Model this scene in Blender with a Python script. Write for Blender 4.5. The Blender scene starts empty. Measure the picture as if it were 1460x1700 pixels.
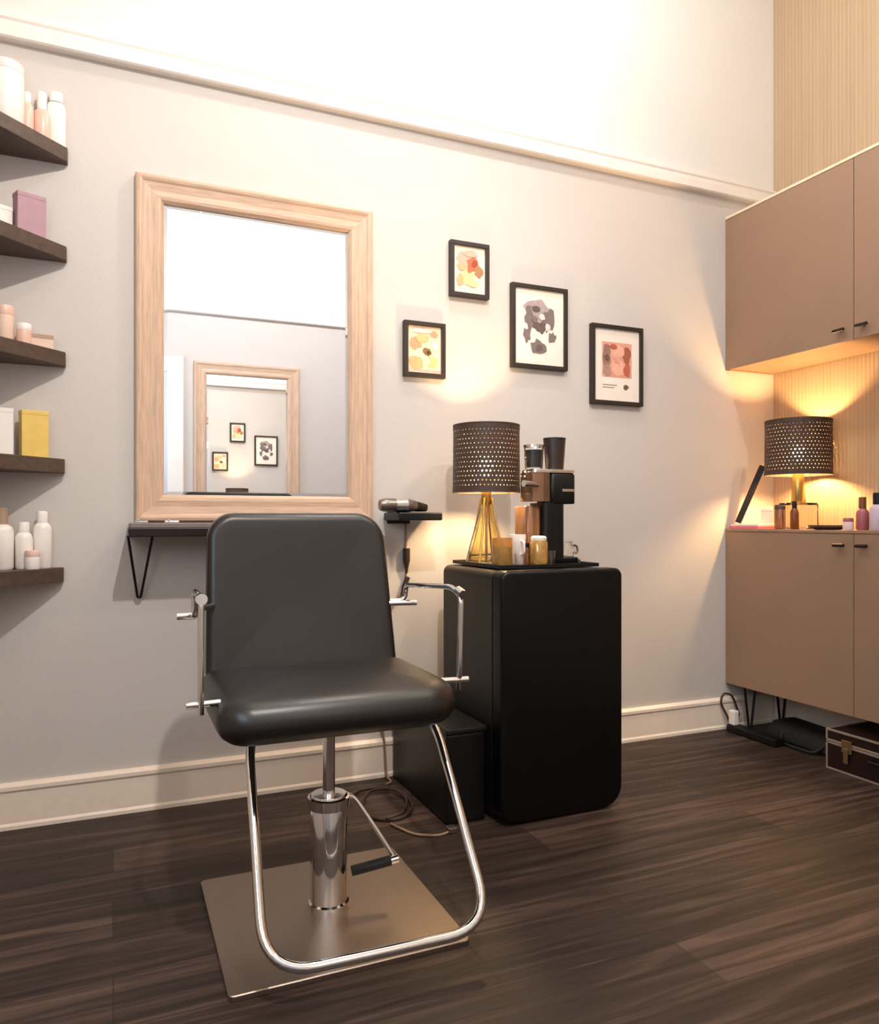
import bpy, bmesh, math, random
from mathutils import Vector, Matrix
random.seed(7)
PI = math.pi
scn = bpy.context.scene
COL = scn.collection

# ------------------------------------------------------------------ camera, world, lights, exposure
YAW = math.radians(-23.3)
cam_d = bpy.data.cameras.new('camera')
cam = bpy.data.objects.new('camera', cam_d)
COL.objects.link(cam)
cam.location = (0, 0, 1.0)
cam.rotation_euler = (PI / 2, 0, YAW)
cam_d.sensor_fit = 'AUTO'
cam_d.sensor_width = 36
cam_d.lens = 1259 / 1700 * 36
cam_d.shift_y = 13 / 1700
cam_d.clip_start = 0.02
scn.camera = cam

wd = bpy.data.worlds.new('daylight')
scn.world = wd
wd.use_nodes = True
wd.node_tree.nodes['Background'].inputs[0].default_value = (0.75, 0.86, 1.0, 1)
wd.node_tree.nodes['Background'].inputs[1].default_value = 1.0

vs = scn.view_settings
vs.view_transform = 'Standard'
vs.look = 'None'
vs.gamma = 1.0
vs.use_curve_mapping = False
vs.exposure = 0.0


def lamp(name, kind, loc, energy, color, **kw):
    d = bpy.data.lights.new(name, kind)
    d.energy = energy
    d.color = color
    for k, v in kw.items():
        setattr(d, k, v)
    o = bpy.data.objects.new(name, d)
    COL.objects.link(o)
    o.location = loc
    return o


WARM_WHITE = (1.0, 0.935, 0.875)
# three spotlights (over the chair, before the fridge, added cool fill on the opposite wall) and two open lamps, the second added to lift the wall cabinet
CEIL_SPOTS = [(0.55, 0.45, 3.40), (2.15, 0.80, 3.40), (0.95, 1.45, 3.45), (1.20, 2.22, 3.45), (1.95, 1.55, 3.40)]


def ceiling_spot(p, target, energy, color, angle, blend):
    o = lamp('overhead_light', 'SPOT', (p[0], p[1], p[2] - 0.03), energy, color, shadow_soft_size=0.035, spot_size=math.radians(angle), spot_blend=blend)
    o.rotation_euler = (Vector(target) - o.location).to_track_quat('-Z', 'Y').to_euler()


ceiling_spot(CEIL_SPOTS[0], (0.30, 2.60, 0.90), 195, WARM_WHITE, 88, 0.7)
ceiling_spot(CEIL_SPOTS[1], (1.75, 2.81, 1.10), 78, WARM_WHITE, 76, 0.9)
ceiling_spot(CEIL_SPOTS[2], (0.95, -0.34, 2.00), 150, (0.86, 0.92, 1.0), 110, 0.8)  # added cool fill to brighten the opposite wall and its bounce
lamp('overhead_light', 'POINT', (1.20, 2.22, 3.42), 47, WARM_WHITE, shadow_soft_size=0.05)
lamp('overhead_light', 'POINT', (1.95, 1.55, 3.37), 16, WARM_WHITE, shadow_soft_size=0.05)  # added fill to brighten the wall cabinet and the upper tan wall
# daylight through the window in the left wall
wl = lamp('window_daylight', 'AREA', (-0.60, 0.55, 1.75), 20, (0.74, 0.86, 1.0), shape='RECTANGLE', size=0.9, size_y=1.3)
wl.rotation_euler = (0, -PI / 2, 0)
LAMP_A = (1.295, 2.560)
LAMP_B = (2.855, 2.515)


# ------------------------------------------------------------------ materials
def lin(c):
    return c / 12.92 if c <= 0.04045 else ((c + 0.055) / 1.055) ** 2.4


def rgb(r, g, b):
    return (lin(r / 255), lin(g / 255), lin(b / 255), 1)


class NT:
    def __init__(s, m):
        s.t = m.node_tree
        s.n = s.t.nodes
        s.b = s.n['Principled BSDF']

    def new(s, k, **kw):
        n = s.n.new(k)
        for a, v in kw.items():
            setattr(n, a, v)
        return n

    def link(s, a, b):
        s.t.links.new(a, b)


def mat(name, col, rough=0.5, metal=0.0, var=0.05, scale=30.0, bump=0.02, spec=0.5, trans=0.0, ior=1.45, stretch=(1, 1, 1), coat=0.0):
    """principled surface with a noise variation of its colour and a fine noise bump"""
    m = bpy.data.materials.new(name)
    m.use_nodes = True
    t = NT(m)
    b = t.b
    b.inputs['Roughness'].default_value = rough
    b.inputs['Metallic'].default_value = metal
    b.inputs['Specular IOR Level'].default_value = spec
    b.inputs['Transmission Weight'].default_value = trans
    b.inputs['IOR'].default_value = ior
    b.inputs['Coat Weight'].default_value = coat
    tc = t.new('ShaderNodeTexCoord')
    mp = t.new('ShaderNodeMapping')
    mp.inputs['Scale'].default_value = stretch
    t.link(tc.outputs['Object'], mp.inputs['Vector'])
    no = t.new('ShaderNodeTexNoise')
    no.inputs['Scale'].default_value = scale
    no.inputs['Detail'].default_value = 4
    t.link(mp.outputs[0], no.inputs['Vector'])
    rp = t.new('ShaderNodeValToRGB')
    rp.color_ramp.elements[0].position = 0.3
    rp.color_ramp.elements[1].position = 0.7
    rp.color_ramp.elements[0].color = tuple(max(0, c * (1 - var)) for c in col[:3]) + (1,)
    rp.color_ramp.elements[1].color = tuple(min(1, c * (1 + var)) for c in col[:3]) + (1,)
    t.link(no.outputs['Fac'], rp.inputs['Fac'])
    t.link(rp.outputs[0], b.inputs['Base Color'])
    if bump:
        bp = t.new('ShaderNodeBump')
        bp.inputs['Strength'].default_value = bump
        bp.inputs['Distance'].default_value = 0.01
        t.link(no.outputs['Fac'], bp.inputs['Height'])
        t.link(bp.outputs[0], b.inputs['Normal'])
    return m


def glow(name, col, strength):
    m = bpy.data.materials.new(name)
    m.use_nodes = True
    t = NT(m)
    t.b.inputs['Base Color'].default_value = (1, 1, 1, 1)
    t.b.inputs['Emission Color'].default_value = col
    t.b.inputs['Emission Strength'].default_value = strength
    return m


def floor_mat():
    m = bpy.data.materials.new('dark_wood_planks')
    m.use_nodes = True
    t = NT(m)
    tc = t.new('ShaderNodeTexCoord')
    br = t.new('ShaderNodeTexBrick')
    br.offset = 0.37
    br.inputs['Scale'].default_value = 1
    br.inputs['Brick Width'].default_value = 1.22
    br.inputs['Row Height'].default_value = 0.18
    br.inputs['Mortar Size'].default_value = 0.0012
    br.inputs['Color1'].default_value = (0.0, 0, 0, 1)
    br.inputs['Color2'].default_value = (1, 1, 1, 1)
    br.inputs['Mortar'].default_value = (0.3, 0.3, 0.3, 1)
    t.link(tc.outputs['Object'], br.inputs['Vector'])
    mp = t.new('ShaderNodeMapping')
    mp.inputs['Scale'].default_value = (0.9, 15, 1)
    t.link(tc.outputs['Object'], mp.inputs['Vector'])
    no = t.new('ShaderNodeTexNoise')
    no.inputs['Scale'].default_value = 1.6
    no.inputs['Detail'].default_value = 7
    no.inputs['Roughness'].default_value = 0.62
    no.inputs['Distortion'].default_value = 0.8
    t.link(mp.outputs[0], no.inputs['Vector'])
    mx = t.new('ShaderNodeMath', operation='MULTIPLY_ADD')
    t.link(br.outputs['Color'], mx.inputs[0])
    mx.inputs[1].default_value = 0.16
    t.link(no.outputs['Fac'], mx.inputs[2])
    rp = t.new('ShaderNodeValToRGB')
    e = rp.color_ramp.elements
    e[0].position = 0.38
    e[0].color = rgb(33, 24, 19)
    e[1].position = 0.80
    e[1].color = rgb(94, 73, 62)
    k = e.new(0.57)
    k.color = rgb(53, 40, 33)
    t.link(mx.outputs[0], rp.inputs['Fac'])
    dk = t.new('ShaderNodeMix', data_type='RGBA', blend_type='MIX')
    t.link(br.outputs['Fac'], dk.inputs['Factor'])
    t.link(rp.outputs[0], dk.inputs['A'])
    dk.inputs['B'].default_value = rgb(34, 25, 20)
    t.link(dk.outputs['Result'], t.b.inputs['Base Color'])
    t.b.inputs['Roughness'].default_value = 0.5
    t.b.inputs['Specular IOR Level'].default_value = 0.3
    bp = t.new('ShaderNodeBump')
    bp.inputs['Strength'].default_value = 0.12
    bp.inputs['Distance'].default_value = 0.01
    t.link(no.outputs['Fac'], bp.inputs['Height'])
    t.link(bp.outputs[0], t.b.inputs['Normal'])
    return m


def two_tone_wall(name, low, high, split):
    """paint that changes from one colour to another at the picture rail"""
    m = bpy.data.materials.new(name)
    m.use_nodes = True
    t = NT(m)
    tc = t.new('ShaderNodeTexCoord')
    sp = t.new('ShaderNodeSeparateXYZ')
    t.link(tc.outputs['Object'], sp.inputs[0])
    gt = t.new('ShaderNodeMath', operation='GREATER_THAN')
    t.link(sp.outputs['Z'], gt.inputs[0])
    gt.inputs[1].default_value = split
    no = t.new('ShaderNodeTexNoise')
    no.inputs['Scale'].default_value = 90
    t.link(tc.outputs['Object'], no.inputs['Vector'])
    mx = t.new('ShaderNodeMix', data_type='RGBA')
    t.link(gt.outputs[0], mx.inputs['Factor'])
    mx.inputs['A'].default_value = low
    mx.inputs['B'].default_value = high
    t.link(mx.outputs['Result'], t.b.inputs['Base Color'])
    t.b.inputs['Roughness'].default_value = 0.6
    bp = t.new('ShaderNodeBump')
    bp.inputs['Strength'].default_value = 0.04
    bp.inputs['Distance'].default_value = 0.01
    t.link(no.outputs['Fac'], bp.inputs['Height'])
    t.link(bp.outputs[0], t.b.inputs['Normal'])
    return m


def grooved_wall(name, a, b_, step):
    """tan boarded wall with fine vertical grooves along y"""
    m = bpy.data.materials.new(name)
    m.use_nodes = True
    t = NT(m)
    tc = t.new('ShaderNodeTexCoord')
    wv = t.new('ShaderNodeTexWave', wave_type='BANDS', bands_direction='Y')
    wv.inputs['Scale'].default_value = 0.314 / step
    wv.inputs['Distortion'].default_value = 0.15
    t.link(tc.outputs['Object'], wv.inputs['Vector'])
    mp = t.new('ShaderNodeMapping')
    mp.inputs['Scale'].default_value = (1, 18, 0.6)
    t.link(tc.outputs['Object'], mp.inputs['Vector'])
    no = t.new('ShaderNodeTexNoise')
    no.inputs['Scale'].default_value = 2.0
    t.link(mp.outputs[0], no.inputs['Vector'])
    ad = t.new('ShaderNodeMath', operation='MULTIPLY_ADD')
    t.link(wv.outputs['Fac'], ad.inputs[0])
    ad.inputs[1].default_value = 0.45
    t.link(no.outputs['Fac'], ad.inputs[2])
    rp = t.new('ShaderNodeValToRGB')
    rp.color_ramp.elements[0].position = 0.3
    rp.color_ramp.elements[0].color = a
    rp.color_ramp.elements[1].position = 1.0
    rp.color_ramp.elements[1].color = b_
    t.link(ad.outputs[0], rp.inputs['Fac'])
    t.link(rp.outputs[0], t.b.inputs['Base Color'])
    t.b.inputs['Roughness'].default_value = 0.6
    bp = t.new('ShaderNodeBump')
    bp.inputs['Strength'].default_value = 0.25
    bp.inputs['Distance'].default_value = 0.004
    t.link(wv.outputs['Fac'], bp.inputs['Height'])
    t.link(bp.outputs[0], t.b.inputs['Normal'])
    return m


M = {}
M['floor'] = floor_mat()
M['wall'] = two_tone_wall('greige_and_white_paint', rgb(206, 198, 191), rgb(236, 233, 228), 2.55)
M['white'] = mat('white_gloss_paint', rgb(240, 232, 224), 0.4, var=0.02)
M['skirting'] = mat('cream_skirting_paint', rgb(250, 232, 214), 0.4, var=0.02)
M['ceiling'] = mat('ceiling_paint', rgb(240, 238, 234), 0.7, var=0.02)
M['tanwall'] = grooved_wall('tan_boards', rgb(176, 150, 120), rgb(190, 164, 134), 0.02)
M['frame_h'] = mat('limed_wood_across', rgb(205, 172, 146), 0.45, var=0.16, scale=9, stretch=(1, 14, 14), bump=0.08)
M['frame_v'] = mat('limed_wood_upright', rgb(205, 172, 146), 0.45, var=0.16, scale=9, stretch=(14, 14, 1), bump=0.08)
M['silver_mirror'] = mat('mirror_silver', (0.93, 0.95, 0.97, 1), 0.0, 1.0, var=0.0, bump=0)
M['dark_shelf'] = mat('dark_shelf_veneer', rgb(84, 67, 57), 0.45, var=0.2, scale=8, stretch=(1, 8, 8), bump=0.06)
M['ledge_grey'] = mat('grey_ledge_top', rgb(128, 116, 108), 0.4)
M['black_steel'] = mat('black_steel', rgb(46, 38, 34), 0.4, 0.6)
M['black_frame'] = mat('black_frame_wood', rgb(44, 34, 28), 0.5, var=0.15)
M['paper'] = mat('mount_paper', rgb(240, 228, 214), 0.7, var=0.02)
M['leather'] = mat('black_leatherette', rgb(23, 18, 15), 0.36, var=0.12, scale=220, bump=0.03, spec=0.7)
M['chrome'] = mat('chrome', (0.82, 0.80, 0.78, 1), 0.09, 1.0, var=0.02, bump=0)
M['brushed'] = mat('brushed_steel', rgb(168, 152, 138), 0.36, 1.0, var=0.06, scale=14, stretch=(1, 30, 1), bump=0.02)
M['black_rubber'] = mat('black_rubber', rgb(30, 26, 24), 0.6)
M['fridge_door'] = mat('black_door_enamel', rgb(6, 5, 5), 0.34, var=0.05, spec=0.35)
M['fridge_side'] = mat('dark_grey_enamel', rgb(27, 24, 21), 0.40, var=0.08, spec=0.4)
M['black_plastic'] = mat('black_plastic', rgb(16, 15, 14), 0.38, var=0.05, spec=0.4)
M['taupe'] = mat('taupe_cabinet_lacquer', rgb(152, 121, 98), 0.5, var=0.03, scale=5)
M['cream'] = mat('cream_edge', rgb(238, 216, 186), 0.5)
M['shade'] = mat('dark_metal_shade', rgb(74, 55, 44), 0.55, 0.1, var=0.1)
M['brass'] = mat('brass', rgb(224, 184, 104), 0.3, 1.0, var=0.06)
M['clear_glass'] = mat('clear_glass', (1, 0.98, 0.95, 1), 0.02, trans=1.0, var=0.0, bump=0)
M['amber_glass'] = mat('amber_clear_glass', (1.0, 0.86, 0.52, 1), 0.04, trans=1.0, var=0.0, bump=0)
M['gold_glass'] = mat('gold_glass', rgb(230, 184, 108), 0.12, 0.2, trans=0.6, var=0.15, scale=40)
M['smoke'] = mat('smoky_plastic', rgb(168, 126, 96), 0.1, trans=0.7, var=0.0, bump=0)
M['bulb'] = glow('bulb_glow', (1.0, 0.70, 0.37, 1), 620)
M['bulb_b'] = glow('bulb_glow_amber', (1.0, 0.62, 0.26, 1), 780)
M['spot_glow'] = glow('spotlight_glow', (1.0, 0.86, 0.72, 1), 12)
M['white_plastic'] = mat('white_plastic', rgb(240, 232, 224), 0.35, var=0.02)
M['pink_bottle'] = mat('pink_bottle', rgb(232, 190, 172), 0.3, var=0.05)
M['peach'] = mat('peach_card', rgb(228, 196, 176), 0.5, var=0.05)
M['mauve'] = mat('mauve_card', rgb(176, 138, 148), 0.5, var=0.05)
M['yellow'] = mat('yellow_card', rgb(232, 196, 104), 0.4, var=0.06)
M['taupe_lid'] = mat('taupe_lid', rgb(176, 148, 122), 0.5, var=0.04)
M['cord_brown'] = mat('brown_cord', rgb(62, 46, 36), 0.5)
M['cord_tan'] = mat('tan_cord', rgb(150, 120, 96), 0.5)
M['grey_metal'] = mat('grey_metal', rgb(130, 118, 110), 0.3, 0.8)
M['pink'] = mat('pink_cover', rgb(206, 110, 124), 0.45, var=0.06)
M['pages'] = mat('pale_pages', rgb(238, 208, 206), 0.6, var=0.04)
M['lilac'] = mat('lilac_plastic', rgb(206, 186, 204), 0.3, var=0.04)
M['rose'] = mat('rose_plastic', rgb(170, 96, 104), 0.3, var=0.04)
M['amber'] = mat('amber_plastic', rgb(122, 66, 26), 0.25, var=0.06)
M['case'] = mat('dark_maroon_case', rgb(34, 20, 18), 0.35, var=0.1)
M['aluminium'] = mat('aluminium_edge', rgb(205, 190, 178), 0.4, 0.8, var=0.04)
M['old_brass'] = mat('old_brass', rgb(150, 122, 82), 0.45, 0.8, var=0.08)
M['bag'] = mat('black_nylon', rgb(22, 20, 19), 0.7, var=0.2, scale=60, bump=0.2)
M['window_frame'] = mat('white_window_frame', rgb(236, 236, 238), 0.4)
M['sky_glass'] = mat('window_glass', (0.95, 0.98, 1, 1), 0.02, trans=1.0, var=0.0, bump=0)


# ------------------------------------------------------------------ object helpers
ORIG = {}


def obj(name, bm, m, parent=None, smooth=False, local=False):
    """link a bmesh as one object; bm is in world coordinates unless local"""
    if parent is not None and not local:
        o_ = ORIG[parent.name]
        bmesh.ops.translate(bm, vec=-o_, verts=bm.verts)
    bmesh.ops.recalc_face_normals(bm, faces=bm.faces)
    me = bpy.data.meshes.new(name)
    bm.to_mesh(me)
    bm.free()
    for x in (m if isinstance(m, (list, tuple)) else [m]):
        me.materials.append(x)
    if smooth:
        me.polygons.foreach_set('use_smooth', [True] * len(me.polygons))
        try:
            me.set_sharp_from_angle(angle=math.radians(40))
        except Exception:
            pass
    o = bpy.data.objects.new(name, me)
    COL.objects.link(o)
    if parent is not None:
        o.parent = parent
        ORIG[o.name] = ORIG[parent.name].copy()
    else:
        ORIG[o.name] = Vector((0, 0, 0))
    return o


def tag(o, label, cat, group=None):
    o['label'] = label
    o['category'] = cat
    if group:
        o['group'] = group
    return o


def thing(name, label, cat, loc, rz=0, group=None):
    o = bpy.data.objects.new(name, None)
    COL.objects.link(o)
    o.empty_display_size = 0.05
    o.location = loc
    o.rotation_euler = (0, 0, rz)
    ORIG[o.name] = Vector(loc)
    return tag(o, label, cat, group)


def struct(name, bm, m, parent=None, smooth=False):
    o = obj(name, bm, m, parent, smooth)
    if parent is None:
        o['kind'] = 'structure'
    return o


def box(x0, x1, y0, y1, z0, z1, bev=0.0, seg=2, bm=None):
    tmp = bmesh.new()
    v = [tmp.verts.new((x, y, z)) for x in (x0, x1) for y in (y0, y1) for z in (z0, z1)]
    for f in ((0, 1, 3, 2), (4, 6, 7, 5), (0, 4, 5, 1), (2, 3, 7, 6), (0, 2, 6, 4), (1, 5, 7, 3)):
        tmp.faces.new([v[i] for i in f])
    if bev:
        bmesh.ops.bevel(tmp, geom=list(tmp.edges), offset=bev, segments=seg, affect='EDGES', profile=0.5)
    if bm is None:
        return tmp
    merge(bm, tmp)
    return bm


def merge(bm, tmp):
    me = bpy.data.meshes.new('tmp')
    tmp.to_mesh(me)
    tmp.free()
    bm.from_mesh(me)
    bpy.data.meshes.remove(me)


def lathe(prof, c=(0, 0, 0), seg=28, bm=None):
    bm = bm or bmesh.new()
    rings = []
    for r, z in prof:
        if r < 1e-6:
            rings.append([bm.verts.new((c[0], c[1], c[2] + z))])
        else:
            rings.append([bm.verts.new((c[0] + r * math.cos(2 * PI * i / seg), c[1] + r * math.sin(2 * PI * i / seg), c[2] + z)) for i in range(seg)])
    for a, b in zip(rings, rings[1:]):
        for i in range(seg):
            j = (i + 1) % seg
            if len(a) == 1 and len(b) == 1:
                break
            if len(a) == 1:
                bm.faces.new((a[0], b[j], b[i]))
            elif len(b) == 1:
                bm.faces.new((a[i], a[j], b[0]))
            else:
                bm.faces.new((a[i], a[j], b[j], b[i]))
    return bm


def fillet(pts, r, n=6):
    pts = [Vector(p) for p in pts]
    out = [pts[0]]
    for a, b, c in zip(pts, pts[1:], pts[2:]):
        d1, d2 = (a - b), (c - b)
        k = min(r, d1.length * 0.49, d2.length * 0.49)
        p, q = b + d1.normalized() * k, b + d2.normalized() * k
        for i in range(n + 1):
            t = i / n
            out.append(p * (1 - t) ** 2 + b * 2 * t * (1 - t) + q * t * t)
    out.append(pts[-1])
    return out


def smoothpath(pts, n=8, closed=False):
    pts = [Vector(p) for p in pts]
    out = []
    N = len(pts)
    rng = range(N if closed else N - 1)
    for i in rng:
        g = (lambda k: pts[k % N]) if closed else (lambda k: pts[max(0, min(N - 1, k))])
        p0, p1, p2, p3 = g(i - 1), g(i), g(i + 1), g(i + 2)
        for j in range(n):
            t = j / n
            out.append(0.5 * ((2 * p1) + (p2 - p0) * t + (2 * p0 - 5 * p1 + 4 * p2 - p3) * t * t + (3 * p1 - p0 - 3 * p2 + p3) * t ** 3))
    if not closed:
        out.append(pts[-1])
    return out


def tube(pts, r, seg=10, bm=None):
    bm = bm or bmesh.new()
    pts = [Vector(p) for p in pts]
    rr = r if isinstance(r, (list, tuple)) else [r] * len(pts)
    rings = []
    nrm = None
    for i, p in enumerate(pts):
        if i == 0:
            t = pts[1] - p
        elif i == len(pts) - 1:
            t = p - pts[i - 1]
        else:
            t = (pts[i + 1] - p).normalized() + (p - pts[i - 1]).normalized()
        t.normalize()
        if nrm is None:
            nrm = t.orthogonal().normalized()
        else:
            nrm = (nrm - t * nrm.dot(t))
            nrm = nrm.normalized() if nrm.length > 1e-6 else t.orthogonal().normalized()
        bn = t.cross(nrm)
        rings.append([bm.verts.new(p + rr[i] * (math.cos(2 * PI * k / seg) * nrm + math.sin(2 * PI * k / seg) * bn)) for k in range(seg)])
    for a, b in zip(rings, rings[1:]):
        for k in range(seg):
            j = (k + 1) % seg
            bm.faces.new((a[k], a[j], b[j], b[k]))
    bm.faces.new(rings[0][::-1])
    bm.faces.new(rings[-1])
    return bm


def outline(a, b, radii, n=6):
    """rounded rectangle, half sizes a and b, radii for (+,+) (-,+) (-,-) (+,-)"""
    out = []
    for k, (sx, sy) in enumerate(((1, 1), (-1, 1), (-1, -1), (1, -1))):
        R = min(radii[k], a * 0.999, b * 0.999)
        for i in range(n + 1):
            t = (k + i / n) * PI / 2
            out.append((sx * (a - R) + R * math.cos(t), sy * (b - R) + R * math.sin(t)))
    return out


def loft(a, b, radii, prof, fn=lambda u, v, w: (u, v, w), n=6, bm=None, cap=True):
    """stack of inset rounded rectangles: prof is (inset, height) pairs; both ends closed"""
    bm = bm or bmesh.new()
    rings = []
    for d, w in prof:
        rings.append([bm.verts.new(fn(u, v, w)) for u, v in outline(max(a - d, 1e-4), max(b - d, 1e-4), [max(R - d, 0.002) for R in radii], n)])
    for p, q in zip(rings, rings[1:]):
        N = len(p)
        for i in range(N):
            j = (i + 1) % N
            bm.faces.new((p[i], p[j], q[j], q[i]))
    if cap:
        bm.faces.new(rings[0][::-1])
        bm.faces.new(rings[-1])
    return bm


def dome(inset_round, thick, n=6, flat_back=True):
    """profile for loft: rounded edges both sides"""
    r = inset_round
    pr = []
    for i in range(n + 1):
        t = PI / 2 * i / n
        pr.append((r * (1 - math.sin(t)), r * (1 - math.cos(t))))
    for i in range(n + 1):
        t = PI / 2 * i / n
        pr.append((r * (1 - math.cos(t)), thick - r + r * math.sin(t)))
    return pr


def prism(poly, z0, z1, bev=0.0):
    bm = bmesh.new()
    a = [bm.verts.new((x, y, z0)) for x, y in poly]
    b = [bm.verts.new((x, y, z1)) for x, y in poly]
    n = len(poly)
    for i in range(n):
        j = (i + 1) % n
        bm.faces.new((a[i], a[j], b[j], b[i]))
    bm.faces.new(a[::-1])
    bm.faces.new(b)
    if bev:
        bmesh.ops.bevel(bm, geom=list(bm.edges), offset=bev, segments=2, affect='EDGES', profile=0.5)
    return bm


# ------------------------------------------------------------------ room shell
XL, XR, YF, YB, ZC = -0.65, 3.02, -0.34, 2.81, 3.75
RAIL0, RAIL1 = 2.548, 2.632

struct('floor', box(XL - 0.1, XR + 0.1, YF - 0.1, YB + 0.1, -0.05, 0), M['floor'])
struct('ceiling', box(XL - 0.1, XR + 0.1, YF - 0.1, YB + 0.1, ZC, ZC + 0.05), M['ceiling'])
struct('wall_back', box(XL - 0.1, XR + 0.1, YB, YB + 0.1, 0, ZC), M['wall'])
struct('wall_right', box(XR, XR + 0.1, YF - 0.1, YB, 0, ZC), M['tanwall'])
struct('wall_front', box(XL - 0.1, XR, YF - 0.1, YF, 0, ZC), M['wall'])
# left wall with a window opening
WY0, WY1, WZ0, WZ1 = 0.05, 1.05, 1.05, 2.45
wb = bmesh.new()
box(XL - 0.1, XL, YF, WY0, 0, ZC, bm=wb)
box(XL - 0.1, XL, WY1, YB, 0, ZC, bm=wb)
box(XL - 0.1, XL, WY0, WY1, 0, WZ0, bm=wb)
box(XL - 0.1, XL, WY0, WY1, WZ1, ZC, bm=wb)
struct('wall_left', wb, M['wall'])
fr = bmesh.new()
for a in ((WY0, WY0 + 0.05, WZ0, WZ1), (WY1 - 0.05, WY1, WZ0, WZ1), (WY0 + 0.05, WY1 - 0.05, WZ0, WZ0 + 0.05), (WY0 + 0.05, WY1 - 0.05, WZ1 - 0.05, WZ1), (WY0 + 0.05, WY1 - 0.05, 1.73, 1.77)):
    box(XL - 0.085, XL - 0.02, a[0], a[1], a[2], a[3], bm=fr)
win = struct('window_1', fr, M['window_frame'])
obj('pane', box(XL - 0.062, XL - 0.056, WY0 + 0.05, WY1 - 0.05, WZ0 + 0.05, WZ1 - 0.05), M['sky_glass'], win)

# skirting, with a small stepped top
def skirting(name, x0, x1):
    b = bmesh.new()
    prof = [(0, 0), (-0.020, 0), (-0.020, 0.012), (-0.015, 0.020), (-0.015, 0.118), (-0.020, 0.126), (-0.020, 0.138), (-0.012, 0.146), (0, 0.148)]
    A = [b.verts.new((x0, YB + y, z)) for y, z in prof]
    B = [b.verts.new((x1, YB + y, z)) for y, z in prof]
    for i in range(len(prof) - 1):
        b.faces.new((A[i], A[i + 1], B[i + 1], B[i]))
    b.faces.new(A)
    b.faces.new(B[::-1])
    return struct(name, b, M['skirting'])


skirting('baseboard_back', XL, XR)
struct('baseboard_right', box(XR - 0.016, XR, YF, YB - 0.022, 0, 0.145, 0.003), M['skirting'])


# picture rails: flat band, shadow groove, projecting lip
def rail(name, x0, x1, y, s):
    b = bmesh.new()
    prof = [(0, RAIL0), (0.028, RAIL0), (0.034, RAIL0 + 0.005), (0.034, RAIL0 + 0.040), (0.012, RAIL0 + 0.052), (0.012, RAIL0 + 0.066), (0.018, RAIL0 + 0.072), (0.018, RAIL1 - 0.003), (0.010, RAIL1), (0, RAIL1)]
    A = [b.verts.new((x0, y + s * d, z)) for d, z in prof]
    B = [b.verts.new((x1, y + s * d, z)) for d, z in prof]
    for i in range(len(prof) - 1):
        b.faces.new((A[i], A[i + 1], B[i + 1], B[i]))
    b.faces.new(A)
    b.faces.new(B[::-1])
    return struct(name, b, M['white'])


rail('trim_1', XL, XR, YB, -1)
rail('trim_2', XL, XR, YF, 1)

# door behind the camera, seen at the left edge of the mirror
dr = struct('door_1', box(-0.40, 0.36, YF, YF + 0.02, 0.005, 2.10, 0.003), mat('grey_door_paint', rgb(188, 192, 200), 0.45, var=0.02))
cb = bmesh.new()
for a in ((0.36, 0.48, 0, 2.10), (-0.52, -0.40, 0, 2.10), (-0.52, 0.48, 2.10, 2.21)):
    box(a[0], a[1], YF, YF + 0.03, a[2], a[3], 0.004, bm=cb)
obj('casing', cb, M['white'], dr)
obj('handle', tube(fillet([(-0.33, YF + 0.02, 1.0), (-0.33, YF + 0.07, 1.0), (-0.22, YF + 0.07, 1.0)], 0.015), 0.009), M['chrome'], dr, True)

# ceiling spotlights (above the picture); the cool one and the cabinet one are added fills
for i, p in enumerate(CEIL_SPOTS):
    t = thing('ceiling_spotlight', 'unseen white round spotlight hanging from the ceiling on a thin rod', 'light', (p[0], p[1], ZC), 0, 'ceiling spotlights')
    obj('mount', lathe([(0, 0), (0.06, 0), (0.06, -0.02), (0, -0.02)]), M['white'], t, True, True)
    obj('rod', tube([(0, 0, -0.018), (0, 0, p[2] + 0.05 - ZC)], 0.006), M['white'], t, True, True)
    z = p[2] - ZC
    obj('lamp_shade', lathe([(0, z + 0.05), (0.05, z + 0.05), (0.07, z + 0.03), (0.075, z + 0.022), (0.07, z + 0.022), (0, z + 0.032)]), M['white'], t, True, True)


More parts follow.
